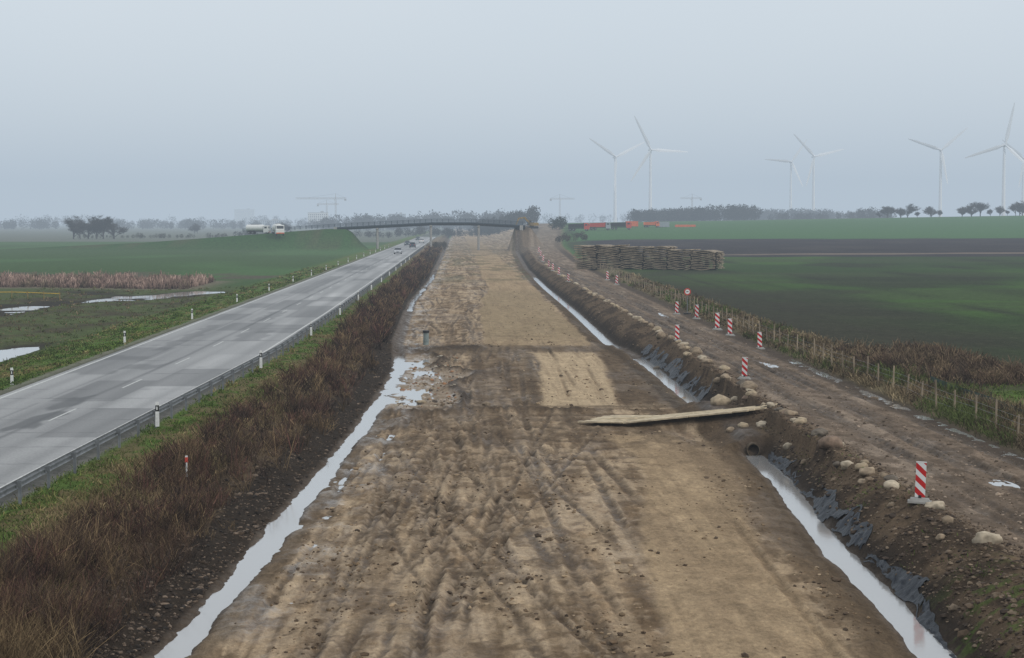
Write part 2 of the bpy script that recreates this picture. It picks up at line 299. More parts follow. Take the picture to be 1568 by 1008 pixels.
lay((.20,.155,.11),dirt*band(YY,600,1250,50)*.4)
ditch=np.maximum(band(XX,L-.5,L+.5,.2)*(XX<0),band(XX,R-.6,R+.5,.2)*(XX>5)); lay((.075,.053,.037),ditch*dirt*.9)
wet=np.clip(.3*inbed*sm(.5,.62,fbm(XX*.5,YY*.1,3,66))+.2*rut*inbed+.7*band(XX,L+.3,L+2.4,.6)*sm(.42,.6,F1)+.35*haul*rut+.5*basin+.5*ditch+.1*haul,0,1)*(1-smooth*.85)
C*= (1-.25*onroad)[...,None]
CC=np.concatenate([C,wet[...,None]],-1)
def gz(x,y):
    x=np.atleast_1d(np.asarray(x,float)); y=np.atleast_1d(np.asarray(y,float))
    i=np.clip(np.searchsorted(xc,x)-1,0,len(xc)-2); j=np.clip(np.searchsorted(yr,y)-1,0,len(yr)-2)
    fx=(x-xc[i])/(xc[i+1]-xc[i]); fy=(y-yr[j])/(yr[j+1]-yr[j])
    return (Z[j,i]*(1-fx)+Z[j,i+1]*fx)*(1-fy)+(Z[j+1,i]*(1-fx)+Z[j+1,i+1]*fx)*fy
def g1(x,y): return float(gz(x,y)[0])
ny,nx=XX.shape; idx=np.arange(ny*nx).reshape(ny,nx)
F=np.stack([idx[:-1,:-1],idx[:-1,1:],idx[1:,1:],idx[1:,:-1]],-1).reshape(-1,4)
V=np.stack([XX,YY,Z],-1).reshape(-1,3); CCf=CC.reshape(-1,4)
fx=XX[:-1,:-1].ravel(); lab=np.zeros(len(F),int)
fl=lambda A:A[:-1,:-1].ravel()
lab[(fx>fl(L)+1)&(fx<fl(R)-1)&(fl(YY)<1150)&(fl(YY)>0)]=1; lab[(fx>fl(HL))&(fx<fl(HR))&(fl(YY)<1150)&(fl(YY)>0)]=2
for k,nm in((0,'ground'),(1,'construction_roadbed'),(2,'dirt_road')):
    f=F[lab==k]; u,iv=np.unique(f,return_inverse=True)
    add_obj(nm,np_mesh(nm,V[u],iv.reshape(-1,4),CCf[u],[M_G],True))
# ------------------------------------------------------------------ water
def strip(name,ys,xa,xb,z,m=M_W):
    n=len(ys); V=[];F=[]
    for i,y in enumerate(ys): V+=[(xa[i],y,z),(xb[i],y,z)]
    for i in range(n-1): F.append((2*i,2*i+1,2*i+3,2*i+2))
    return add_obj(name,np_mesh(name,V,F,None,[m]))
ys=np.linspace(20,153,90); strip('ditch_water',ys,xL(ys)-1.4,xL(ys)+3.2,-.25)
ys=np.linspace(222,400,60); strip('ditch_water',ys,xL(ys)-1.4,xL(ys)+1.4,-.29)
ys=np.linspace(20,87.2,60); strip('ditch_water',ys,xR(ys)-1.2,xR(ys)+1.,-.25)
ys=np.linspace(107,148,60); strip('ditch_water',ys,xR(ys)-1.2,xR(ys)+1.,-.22)
ys=np.linspace(160,372,60); strip('ditch_water',ys,xR(ys)-1.2,xR(ys)+1.,-.25)
ys=np.linspace(130,290,30); strip('marsh_water',ys,ys*0-58,ys*0-31,.04)
ys=np.linspace(55,130,30); strip('puddle_water',ys,hR(ys)+.2,hR(ys)+1.5,.985)
for (px,py,a,b_),z in zip(PUD,PZ):
    n=24; pts=[(0,0,0)]+[(a*1.1*math.cos(2*math.pi*i/n),b_*1.1*math.sin(2*math.pi*i/n),0) for i in range(n)]
    me=bpy.data.meshes.new('puddle'); me.from_pydata(pts,[],[(0,1+i,1+(i+1)%n) for i in range(n)]); me.materials.append(M_W); add_obj('puddle_water',me,(px,py,z))
# ------------------------------------------------------------------ highway
rx=np.linspace(0,1,80); ry=1/np.linspace(1/30.,1/1200.,900)
U,RY=np.meshgrid(rx,ry); RX=eL(RY)+(eR(RY)-eL(RY))*U; RZ=np.full_like(RX,1.02); RZ[:,0]=.9; RZ[:,-1]=.9
c0=np.array((.215,.21,.205)); RC=np.ones(RX.shape+(3,))*c0
nr=fbm(RX*.6,RY*.03,4,5); RC*= (.5+.95*nr)[...,None]
cl=.56
jl=np.exp(-((U-cl+.05+.008*(vn(RY*.2,RY*0,8)-.5))/.014)**2)*(.5+.6*vn(RY*.15,RY*0,3))
for uc in(.16,.38,.66,.86): RC*=(1-.2*np.exp(-((U-uc)/.035)**2)*(.5+nr))[...,None]
RC*=(1+.32*np.exp(-((U-.76)/.08)**2))[...,None]; RC*=(1-.85*jl)[...,None]
RC*=(1-.45*np.exp(-((U-.30)/.009)**2)*(vn(RY*.1,RY*0,13)>.4))[...,None]
pid=np.floor(RY/13.+.3*np.floor(U*3)).astype(int); ph=_h(pid,np.floor(U*3.0).astype(int),77); RC*=np.where(ph>.76,.58,np.where(ph<.15,1.15,1.))[...,None]
cr=np.exp(-(((RY/5.5+.05*vn(U*20,RY*.2,2))%1-.5)/.018)**2)*(RY<260)*(vn(np.floor(RY/5.5),np.floor(U*2),6)>.35); RC*=(1-.5*cr)[...,None]
for (a,b,y0,y1) in((.44,.55,86,94),(.40,.50,96,103),(.2,.42,250,330),(.1,.4,360,420),(.45,.6,180,200),(.6,.8,150,165),(.3,.5,122,126),(.2,.3,140,175),(.05,.3,118,134)):
    k=band(U+.07*(vn(RY*.6,U*9,4)-.5),a,b,.012)*band(RY+2*(vn(U*20,RY*0,3)-.5),y0,y1,.6); RC*=(1-(.75 if y1<110 else .45)*k)[...,None]
idr=np.arange(RX.size).reshape(RX.shape); FR=np.stack([idr[:-1,:-1],idr[:-1,1:],idr[1:,1:],idr[1:,:-1]],-1).reshape(-1,4)
add_obj('highway_road',np_mesh('highway',np.stack([RX,RY,RZ],-1).reshape(-1,3),FR,RC.reshape(-1,3),[M_ROAD]))
mv=[];mf=[]
def mark(fx_,y0,y1,w,st):
    ys=np.arange(y0,y1+.01,st)
    for a,b in zip(ys[:-1],ys[1:]):
        o=len(mv); xa,xb=float(fx_(a)),float(fx_(b)); mv.extend([(xa-w/2,a,1.026),(xa+w/2,a,1.026),(xb+w/2,b,1.026),(xb-w/2,b,1.026)]); mf.append((o,o+1,o+2,o+3))
mark(lambda y:eL(y)+.5,30,1200,.18,6); mark(lambda y:eR(y)-.45,30,1200,.18,6)
for y in np.arange(36,1000,18): mark(lambda t:eL(t)+(eR(t)-eL(t))*cl,y,y+6,.12,3)
add_obj('lane_markings',np_mesh('marks',mv,mf,None,[M_MARK]))
# ------------------------------------------------------------------ guardrail
gx=lambda y: float(eR(y))+1.0
b=MB(); ys=list(np.arange(32,700,4.))
prof_=[(0,-.155),(.05,-.12),(.05,-.05),(0,-.02),(0,.02),(.05,.05),(.05,.12),(0,.155)]
pts=[]
for y in ys: pts.append([Vector((gx(y)-.09-p[0],y,1.58+p[1])) for p in prof_])
for A,B in zip(pts[:-1],pts[1:]):
    b.add(A+B,[(i,i+1,9+i,8+i) for i in range(7)],M_STEEL)
for y in np.arange(32,700,4. ):
    z=g1(gx(y),y); b.box((gx(y),y,z+.36),(.1,.06,.82),M_STEEL); b.box((gx(y)-.06,y,1.58),(.1,.12,.16),M_STEEL)
add_obj('guardrail',b.mesh('guardrail'))
b=MB()
sh=((-.07,-.05),(.07,-.05),(.08,.03),(0,.07),(-.08,.03))
b.loft([[Vector((x*s,y*s,z)) for x,y in sh] for s,z in((1.1,0),(1,.66))],M_WHITE)
b.loft([[Vector((x*s,y*s,z)) for x,y in sh] for s,z in((1.02,.66),(1.02,.93))],M_BLACK)
b.loft([[Vector((x*s,y*s,z+(.05 if y<0 else 0)*s2)) for x,y in sh] for s,z,s2 in((1,.93,0),(.9,1.03,1))],M_WHITE)
b.box((0,-.056,.8),(.05,.012,.14),M_WHITE)
dm=b.mesh('delineator')
yy=112.
for i in range(17):
    add_obj('delineator_post',dm,(float(eL(yy))-1.2,yy,g1(float(eL(yy))-1.2,yy)-.1)); yy+=37.5
yy=87.
for i in range(12):
    add_obj('delineator_post',dm,(gx(yy)+.25,yy,g1(gx(yy),yy)+.15)); yy+=35
# ------------------------------------------------------------------ vegetation ribbons
def ribbons(name,base,d,ln,w,colr,mat,droop=.15,wtop=.4):
    n=len(base); d=d/np.linalg.norm(d,axis=1,keepdims=True); t=rng.uniform(0,2*np.pi,n); s=np.stack([np.cos(t),np.sin(t)*.5,np.zeros(n)],1)
    s-= (s*d).sum(1,keepdims=True)*d; s/=np.linalg.norm(s,axis=1,keepdims=True); w=w[:,None]
    mid=base+d*ln[:,None]*.5; d2=d.copy(); d2[:,2]-=droop; tip=mid+d2*ln[:,None]*.5
    V=np.stack([base-s*w/2,base+s*w/2,mid+s*w*.45,mid-s*w*.45,tip+s*w*wtop/2,tip-s*w*wtop/2],1).reshape(-1,3)
    o=np.arange(n)[:,None]*6; F=np.concatenate([o+np.array([[0,1,2,3]]),o+np.array([[3,2,4,5]])],0)
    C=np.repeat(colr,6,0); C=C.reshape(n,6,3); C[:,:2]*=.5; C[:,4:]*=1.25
    return add_obj(name,np_mesh(name,V,F,C.reshape(-1,3),[mat]))
def invy(n,a,b): return 1/rng.uniform(1/b,1/a,n)
def clump_field(name,n,k,xf0,xf1,ya,yb,h,pal,spread=.45,wk=.00035,mask=None,seed=0):
    y=invy(n,ya,yb); x=xf0(y)+(xf1(y)-xf0(y))*rng.uniform(0,1,n)
    if mask is not None: q=mask(x,y)>rng.uniform(0,1,n); x=x[q];y=y[q]; n=len(x)
    hh=rng.uniform(h[0],h[1],n)*(.3+1.4*fbm(x*.7,y*.2,3,seed+5))
    ci=np.clip((fbm(x*.5,y*.12,3,seed+9)*1.9-.45+rng.uniform(-.25,.25,n)),0,.999)*len(pal); pc=np.array(pal)[ci.astype(int)]*rng.uniform(.5,1.45,(n,1))
    x=np.repeat(x,k)+rng.normal(0,.14,n*k); y=np.repeat(y,k)+rng.normal(0,.2,n*k); L_=np.repeat(hh,k)*rng.uniform(.35,1.1,n*k); pc=np.repeat(pc,k,0)*rng.uniform(.7,1.35,(n*k,1))
    d=np.stack([rng.normal(0,spread,n*k),rng.normal(0,spread,n*k),np.ones(n*k)],1)
    base=np.stack([x,y,gz(x,y)-.05],1)
    q=rng.uniform(0,1,n*k)<.5; base[q,2]+=L_[q]*.45; d[q,:2]*=1.9; L_[q]*=.5
    w=np.maximum(.01,y*wk)*rng.uniform(.6,1.4,n*k)
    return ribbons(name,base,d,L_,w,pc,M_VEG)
RB=[(.17,.12,.065),(.12,.078,.045),(.06,.04,.03),(.10,.05,.038),(.045,.031,.025),(.16,.11,.06),(.08,.05,.034)]
gapm=lambda x,y:np.where(fbm(x*.55,y*.16,3,71)>.47,1.,.25)
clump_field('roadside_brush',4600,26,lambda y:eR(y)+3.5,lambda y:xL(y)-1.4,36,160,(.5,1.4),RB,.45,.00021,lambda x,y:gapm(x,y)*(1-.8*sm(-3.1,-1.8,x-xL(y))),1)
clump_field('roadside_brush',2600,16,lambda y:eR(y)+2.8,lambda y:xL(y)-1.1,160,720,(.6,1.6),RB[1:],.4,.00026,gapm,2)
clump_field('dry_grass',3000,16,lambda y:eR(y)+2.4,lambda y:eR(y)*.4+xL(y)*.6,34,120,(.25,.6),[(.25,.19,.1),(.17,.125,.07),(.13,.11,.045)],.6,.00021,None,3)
GP=[(.08,.12,.022),(.06,.10,.02),(.12,.14,.04),(.2,.16,.07)]
clump_field('verge_grass',3600,8,lambda y:eR(y)+.7,lambda y:eR(y)+3.5,40,240,(.1,.3),GP,.7,.0004,None,4)
clump_field('verge_grass',5200,8,lambda y:y*0-31.5,lambda y:eL(y)-.9,80,420,(.12,.36),GP,.7,.0004,None,5)
TP=[(.22,.17,.1),(.15,.11,.065),(.09,.065,.042),(.08,.10,.03)]
clump_field('fence_line_grass',5200,11,lambda y:hR(y)+1.4,lambda y:hR(y)+5.5,60,330,(.25,.8),TP,.5,.00026,None,6)
clump_field('field_edge_brush',900,26,lambda y:hR(y)+4,lambda y:hR(y)+12,105,135,(.4,1.2),[(.14,.1,.06),(.1,.065,.045),(.07,.05,.035),(.18,.13,.08)],.6,.00026,gapm,7)
clump_field('field_edge_grass',1600,9,lambda y:hR(y)+4,lambda y:hR(y)+10,64,106,(.15,.35),GP,.6,.0003,None,8)
clump_field('reed_bed',2600,9,lambda y:y*0-88,lambda y:y*0-40,294,330,(.8,1.7),[(.3,.21,.17),(.25,.17,.14),(.2,.15,.11)],.18,.0004,None,9)
clump_field('marsh_grass',3500,7,lambda y:y*0-60,lambda y:y*0-29,120,300,(.15,.4),[(.09,.095,.035),(.16,.115,.07),(.075,.10,.025)],.5,.0003,lambda x,y:(gz(x,y)>.1)*1.,10)
clump_field('bank_weeds',120,12,lambda y:xR(y)+.8,lambda y:hL(y)-.3,38,90,(.1,.22),GP,.8,.0003,None,12)
# ------------------------------------------------------------------ stones
def rocks(name,x,y,r,pal,seed,zoff=.2,lev=None):
    t=(1+5**.5)/2; ic=np.array([(-1,t,0),(1,t,0),(-1,-t,0),(1,-t,0),(0,-1,t),(0,1,t),(0,-1,-t),(0,1,-t),(t,0,-1),(t,0,1),(-t,0,-1),(-t,0,1)])/1.9
    fc=np.array([(0,11,5),(0,5,1),(0,1,7),(0,7,10),(0,10,11),(1,5,9),(5,11,4),(11,10,2),(10,7,6),(7,1,8),(3,9,4),(3,4,2),(3,2,6),(3,6,8),(3,8,9),(4,9,5),(2,4,11),(6,2,10),(8,6,7),(9,8,1)])
    n=len(x); k=ic[None]*rng.uniform(.6,1.35,(n,12,1))*np.stack([rng.uniform(.8,1.3,n),rng.uniform(.8,1.3,n),rng.uniform(.45,.8,n)],1)[:,None,:]*r[:,None,None]
    k[...,0]+=x[:,None];k[...,1]+=y[:,None];k[...,2]+=(gz(x,y)+r*zoff)[:,None]
    F=(np.arange(n)[:,None,None]*12+fc[None]).reshape(-1,3); c=np.array(pal)[rng.integers(0,len(pal),n)]*rng.uniform(.7,1.3,(n,1))
    return add_obj(name,np_mesh(name,k.reshape(-1,3),F,np.repeat(c,12,0),[M_ROCK]))
n=10000; y=invy(n,38,300); x=xL(y)+1.0+(xR(y)-xL(y)-2.)*rng.uniform(0,1,n); q=(fbm(x*.8,y*.25,2,3)>.48)&~((x>5.)&(x<9.4)&(y<90)&(rng.uniform(0,1,n)<.8)); x=x[q];y=y[q]
rocks('soil_clods',x,y,rng.gamma(1.4,.018,len(x))+.01,[(.19,.13,.075),(.12,.08,.048),(.075,.05,.031),(.3,.22,.14)],1)
n=9000; y=invy(n,38,260); x=xL(y)-.6-rng.uniform(0,1,n)**1.3*2.6; rocks('bank_soil_clods',x,y,rng.gamma(1.3,.018,n)+.01,[(.04,.028,.02),(.07,.048,.032),(.025,.019,.015),(.15,.11,.08)],2)
n=8000; y=invy(n,38,300); x=xR(y)+.8+(hL(y)+.4-xR(y)-.8)*rng.uniform(0,1,n); rocks('bank_soil_clods',x,y,rng.gamma(1.4,.018,n)+.012,[(.11,.076,.05),(.06,.042,.03),(.17,.125,.085)],3)
n=260; y=rng.uniform(108,149,n); x=xL(y)+.9+rng.uniform(0,1,n)*3.4; rocks('stones',x,y,rng.gamma(1.5,.035,n)+.03,[(.36,.31,.24),(.2,.15,.1),(.28,.15,.08),(.09,.07,.055)],4)
n=3500; y=invy(n,45,260); x=hL(y)-.3+(hR(y)-hL(y)+.6)*rng.uniform(0,1,n); rocks('road_gravel',x,y,rng.gamma(1.6,.013,n)+.012,[(.25,.19,.14),(.11,.08,.055)],5)
def boulder_mesh(seed,c):
    import bmesh
    bm=bmesh.new(); bmesh.ops.create_icosphere(bm,subdivisions=3,radius=1)
    o=Vector((seed*7.3,seed*3.1,seed))
    for v in bm.verts:
        p=v.co.copy(); n_=mnoise.noise(p*.9+o)*.45+mnoise.noise(p*2.2+o)*.18+mnoise.noise(p*6+o)*.05
        q=p*(1+n_); q.z*=.66; q.x*=1.15
        q.x=max(-.9,min(.95,q.x)); q.y=max(-.8,min(1,q.y)); v.co=q
    me=bpy.data.meshes.new('boulder'); bm.to_mesh(me); bm.free()
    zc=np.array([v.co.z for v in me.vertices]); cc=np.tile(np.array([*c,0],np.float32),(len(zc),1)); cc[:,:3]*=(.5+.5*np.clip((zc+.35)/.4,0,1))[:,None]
    at=me.color_attributes.new('Col','FLOAT_COLOR','POINT'); at.data.foreach_set('color',cc.astype(np.float32).ravel())
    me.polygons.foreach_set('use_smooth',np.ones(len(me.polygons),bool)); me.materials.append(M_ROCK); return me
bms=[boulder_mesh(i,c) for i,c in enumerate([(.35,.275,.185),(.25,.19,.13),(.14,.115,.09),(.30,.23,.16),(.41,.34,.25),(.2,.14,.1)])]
BL=[(14.6,60.2,.28,4),(14.45,53.5,.33,4),(14.35,65,.28,4),(14.4,70.2,.25,0),(14.5,76.5,.45,5),(14.75,80.5,.32,2),(15.0,86.5,.3,0),(15.2,90,.27,3),(15.0,94.5,.23,4),(15.2,103.5,.48,1),(13.6,102.5,.55,0),(14.0,91,.27,4),(13.2,91.5,.25,0),(12.6,91,.2,1),(15.4,107,.3,2),(15.9,118,.33,0),(15.5,123,.3,3),(16.0,133,.42,1),(15.2,131,.3,0),(16.1,141,.33,4),(15.6,152,.38,1),(16.2,161,.4,0),(16.0,170,.33,3),(16.4,181,.36,4),(16.2,193,.33,1),(16.5,205,.36,0),(16.4,218,.36,4),(16.7,232,.36,3),(16.4,247,.4,1),(16.8,262,.36,0),(16.8,280,.4,4),(16.9,298,.4,1),(17,320,.45,0),(17.2,345,.45,3),(17.4,372,.45,4),(18,400,.45,0),(13.2,115,.25,1),(13.9,138,.25,2),(-2,112,.25,0),(1.6,108,.2,1),(14.2,57,.17,1),(14.1,73,.18,2),
(15.7,127,.3,4),(15.8,137,.28,0),(15.9,147,.33,3),(16.0,157,.28,4),(16.2,166,.28,1),(16.3,176,.3,0),(16.3,187,.28,4),(16.4,199,.3,3),(16.5,211,.28,0),(16.5,225,.3,1),(16.6,240,.33,4),(16.7,255,.33,0),(14.8,112,.26,1),(14.9,91.5,.2,2),(14.6,49,.3,1),(14.9,47,.22,3),(14.0,68,.15,3),(13.9,79,.16,1),(14.1,84,.22,4),(13.8,62.5,.13,1),(13.7,55.5,.15,3),(14.9,63,.15,2),(14.9,72,.16,0)]
for i in range(34):
    y=1/random.uniform(1/330.,1/66.); BL.append((float(hL(y))-random.uniform(.1,1.0),y,random.uniform(.12,.3),random.randrange(6)))
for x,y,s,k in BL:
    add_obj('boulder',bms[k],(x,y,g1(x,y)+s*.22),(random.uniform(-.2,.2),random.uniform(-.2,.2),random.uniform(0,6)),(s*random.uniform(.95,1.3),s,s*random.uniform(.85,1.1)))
# ------------------------------------------------------------------ barrier beacons & signs
b=MB(); b.loft([[Vector((x,y,z)) for x,y in((-.15,-.02),(.15,-.02),(.15,.02),(-.15,.02))] for z in(.17,1.2)],M_STR)
b.box((0,0,.09),(.62,.36,.1),M_CONC,taper=.85); b.box((0,0,.03),(.7,.42,.06),M_CONC); b.box((0,0,.17),(.09,.06,.12),M_BLACK); b.box((0,0,1.215),(.31,.05,.03),M_WHITE)
bk=b.mesh('beacon')
for x,y,s in((14.28,60.8,1.04),(16.1,111,1.),(21.4,140,1.),(16.2,146,1.),(21.2,154,1.1),(21.25,162,1.15),(22.2,184,1.1),(20.9,189,1.),(22.4,279,1.1),(22.7,300,1.1),(16.3,292,1.),(16.9,330,1.1),(17.2,358,1.1),(18.2,395,1.2),(19,440,1.2),(21,500,1.3),(23,560,1.4)):
    add_obj('traffic_barrier_beacon',bk,(x,y,g1(x,y)-.01),(0,random.uniform(-.05,.05),random.uniform(-.45,.1)),(s,s,s))
b=MB(); b.cyl((0,0,0),(0,0,2.5),.035,.035,M_STEEL); b.cyl((0,-.05,2.2),(0,-.07,2.2),.34,.34,M_RED,28); b.cyl((0,-.072,2.2),(0,-.078,2.2),.22,.22,M_WHITE,28); b.box((0,-.082,2.2),(.22,.006,.08),M_BLACK); b.box((0,0,.06),(.7,.4,.12),M_BLACK)
add_obj('traffic_sign',b.mesh('sign'),(22.5,194,g1(22.5,194)))
b=MB(); b.cyl((0,0,-.3),(0,0,1.0),.24,.22,M_SHAFT,14); b.cyl((0,0,1.0),(0,0,1.2),.28,.28,M_BLACK,14); b.cyl((0,0,.3),(0,0,.4),.26,.26,M_SHAFT,14)
add_obj('drainage_shaft',b.mesh('shaft'),(-2.55,163,g1(-2.55,163)+.02))
b=MB(); n_=18
for r0,m in((.3,M_MUDC),(.25,M_BLACK)): b.cyl((0,-.12,0),(0,3,0),r0,r0,m,n_,cap=False)
ring=[Vector((r*math.cos(2*math.pi*i/n_),-.12,r*math.sin(2*math.pi*i/n_))) for r in(.25,.3) for i in range(n_)]
b.add(ring,[(i,(i+1)%n_,n_+(i+1)%n_,n_+i) for i in range(n_)],M_MUDC); b.cyl((0,.6,0),(0,.62,0),.25,.25,M_BLACK,n_)  # black bore and inner disc paint in the dark inside the pipe
add_obj('culvert_pipe',b.mesh('culvert'),(13.0,86.8,.0))
# plank path
b=MB(); p0=Vector((7.1,98.6,0)); p1=Vector((14.7,94.4,0)); d=(p1-p0).normalized(); nrm=Vector((-d.y,d.x,0)); Ltot=(p1-p0).length
zpl=lambda t:float(zplx(7.1+7.6*t/Ltot))
for i in range(12):
    s=random.uniform(-.5,0)
    while s<Ltot-.4:
        ln=random.uniform(2.2,3.6); e=min(Ltot+random.uniform(-.3,.5),s+ln); o=(i-5.5)*.3; q=[]
        for t in(s+.02,e-.03):
            c=p0+d*t+nrm*(o+random.uniform(-.03,.03)); q.append(Vector((c.x,c.y,zpl(t)+random.uniform(0,.03))))
        w=nrm*.135; h=Vector((0,0,.07)); vs=[q[0]-w,q[0]+w,q[1]+w,q[1]-w]; vs=vs+[v+h for v in vs]
        b.add(vs,[(0,3,2,1),(4,5,6,7),(0,1,5,4),(1,2,6,5),(2,3,7,6),(3,0,4,7)],M_PALE); s+=ln
add_obj('wooden_plank_path',b.mesh('planks'))
def sheet(name,y0,y1,off,wd):
    ys=np.arange(y0,y1,.08); us=np.linspace(0,1,13); A,B=np.meshgrid(us,ys); edge=off+.35*(vn(B*.5,B*0,3)-.5); X=xR(B)+edge+A*wd*(.25+1.3*vn(B*.6,B*0+4,8))
    X+=.10*(vn(B*2.,A*3,5)-.5); Zs=gz(X.ravel(),B.ravel()).reshape(X.shape)+.03+.24*(fbm(A*5+B*.3,B*2.4,3,6)-.42)*np.sin(np.pi*np.clip(A,.05,.95))
    keep=(fbm(B*.5,A*1.5,3,14)>.46)
    i=np.arange(X.size).reshape(X.shape); F=np.stack([i[:-1,:-1],i[:-1,1:],i[1:,1:],i[1:,:-1]],-1)[keep[:-1,:-1]]
    add_obj(name,np_mesh(name,np.stack([X,B,Zs],-1).reshape(-1,3),F.reshape(-1,4),None,[M_PLAST],True))
sheet('plastic_sheeting',38,86,.42,.6); sheet('plastic_sheeting',113,152,.45,.7)
b=MB(); pts=[(25.6,107),(25.3,100),(25.4,94),(25.1,88),(25.4,80)]
for (xa,ya),(xb_,yb) in zip(pts[:-1],pts[1:]):
    za,zb=g1(xa,ya),g1(xb_,yb); b.add([(xa,ya,za-.1),(xb_,yb,zb-.1),(xb_+.05,yb,zb+.42),(xa+.05,ya,za+.42)],[(0,1,2,3)],M_GREEN); b.box((xa+.05,ya,za+.3),(.05,.05,.7),M_DWOOD)
add_obj('silt_fence',b.mesh('siltfence'))
b=MB(); ys=np.arange(52,420,3.4); prev=None
for y in ys:
    x=float(hR(y))+2.0+random.uniform(-.08,.08); z=g1(x,y); h=random.uniform(1.05,1.45); ln=random.uniform(-.1,.1)
    b.cyl((x,y,z-.1),(x+ln,y+ln,z+h),.05,.04,M_WOOD,6)
    if prev:
        for k in(.4,.75,1.0): b.cyl((prev[0],prev[1],prev[2]+k),(x,y,z+k),.006,.006,M_STEEL,3,cap=False)
    prev=(x,y,z)
add_obj('wire_fence',b.mesh('fence'))
# ------------------------------------------------------------------ timber mat stacks
b=MB(); A0=Vector((21.8,372,0)); A1=Vector((46.6,360,0)); d=(A1-A0).normalized(); nn=Vector((-d.y,d.x,0)); ns=6; W=(A1-A0).length/ns
for k in range(ns):
    c0_=A0+d*(k*W); z0=g1((c0_+d*W/2).x,(c0_+d*W/2).y); nl=[14,14,13,13,12,11][k]; bow=random.uniform(-.25,.3)
    for l in range(nl):
        zl=z0+.1+l*.32; sag=random.uniform(.05,.18)
        for row in range(4):
            vs=[];seg=6; off=random.uniform(-.25,.25)
            for s in range(seg+1):
                t=s/seg; p=c0_+d*(.12+off+t*(W-.2))+nn*(row*1.5+random.uniform(0,.1)); zz=zl+bow*math.sin(math.pi*t)*.6-sag*math.sin(2*math.pi*t+k+l*.25)+0
                for dy,dz in((0,0),(1.3,0),(1.3,.15),(0,.15)): vs.append(p+nn*dy+Vector((0,0,zz+dz)))
            fs=[(4*s+i,4*s+(i+1)%4,4*s+4+(i+1)%4,4*s+4+i) for s in range(seg) for i in range(4)]+[(0,3,2,1),(4*seg,4*seg+1,4*seg+2,4*seg+3)]
            b.add(vs,fs,M_WOOD)
        for t in(.15,.5,.85):
            p=c0_+d*(t*W)+nn*2.9; b.box((p.x,p.y,zl-.08),(.25,5.2,.15),M_DWOOD)
add_obj('timber_mat_stack',b.mesh('mats'))
# ------------------------------------------------------------------ footbridge
dz=P((-95,5.8),(-60,7.),(-42,8.2),(-9,9.9),(5,9.9),(22,9.0),(28,8.6)); b=MB(); by_=702
xs=np.arange(-42,24.1,2.2)
for xa,xb_ in zip(xs[:-1],xs[1:]):
    za,zb=float(dz(xa)),float(dz(xb_)); vs=[]
    for x,z in((xa,za),(xb_,zb)):
        for yy_,zz in((-2,-.35),(-1.3,-1.15),(1.3,-1.15),(2,-.35),(2,0),(-2,0)): vs.append((x,by_+yy_,z+zz))
    b.add(vs,[(i,(i+1)%6,6+(i+1)%6,6+i) for i in range(6)],M_DECK)
for s in(-1.95,1.95):
    x=-75.
    while x<27:
        z=float(dz(x)); z2=float(dz(x+2.)); b.box((x,by_+s,z+.55),(.12,.1,1.15),M_DECK)
        for k,r in((1.12,.08),(.85,.05),(.6,.05),(.35,.05)): b.cyl((x,by_+s,z+k),(x+2.,by_+s,z2+k),r,r,M_DECK,4,cap=False)
        x+=2.
for x in(-28,-9.2,7.6):
    z=float(dz(x)); b.cyl((x,by_-1,-.2),(x,by_-1,z-1.1),.42,.42,M_CONC,10); b.cyl((x,by_+1,-.2),(x,by_+1,z-1.1),.42,.42,M_CONC,10); b.box((x,by_,z-1.25),(.9,3.4,.4),M_CONC)
b.box((-42.6,by_,6.9),(1.2,4.6,2.5),M_CONC); b.box((22.6,by_,7.5),(1.2,4.6,2.6),M_CONC)
add_obj('footbridge',b.mesh('footbridge'))
# ------------------------------------------------------------------ vehicles
def wheel(b,x,y,r,w=.25):
    b.cyl((x-w/2,y,r),(x+w/2,y,r),r,r,M_TYRE,14); b.cyl((x-w/2-.01,y,r),(x+w/2+.01,y,r),r*.55,r*.55,M_STEEL,10)
def sec(y,hw,z0,z1,top=.92): return [Vector((-hw,y,z0)),Vector((hw,y,z0)),Vector((hw,y,(z0+z1)/2+.1)),Vector((hw*top,y,z1)),Vector((-hw*top,y,z1)),Vector((-hw,y,(z0+z1)/2+.1))]
def car(paint):
    b=MB()
    b.loft([sec(-2.15,.72,.35,.62),sec(-2.1,.84,.25,.72),sec(-1.1,.88,.2,.92),sec(.0,.88,.2,.95),sec(1.5,.88,.2,.97),sec(2.1,.84,.28,.92),sec(2.18,.75,.4,.85)],paint)
    b.loft([sec(-1.15,.78,.9,.93),sec(-.45,.74,.9,1.38,.82),sec(.9,.74,.9,1.42,.82),sec(1.75,.76,.9,.98)],M_GLASS)
    b.loft([sec(-.42,.63,1.37,1.42),sec(.2,.64,1.4,1.47),sec(.95,.62,1.38,1.44)],paint)
    for x in(-.78,.78):
        for y in(-1.35,1.35): wheel(b,x,y,.32)
    for x in(-.58,.58): b.box((x,-2.13,.62),(.32,.08,.13),M_WHITE); b.box((x,2.17,.75),(.3,.05,.14),M_RED)
    b.box((0,-2.17,.45),(.5,.03,.12),M_BLACK); b.box((-.98,-.6,.98),(.2,.12,.13),paint); b.box((.98,-.6,.98),(.2,.12,.13),paint)
    return b.mesh('car')
c1=car(M_SILVER);c2=car(M_WHITE);c3=car(M_DECK)
for m,x,y,r in((c1,-16.6,560,0),(c3,-18.9,760,0),(c2,-15.3,860,math.pi),(c3,-19.2,980,0),(c3,-15.6,700,math.pi)): add_obj('car',m,(x,y,1.02),(0,0,r),(1.2,1.2,1.25))
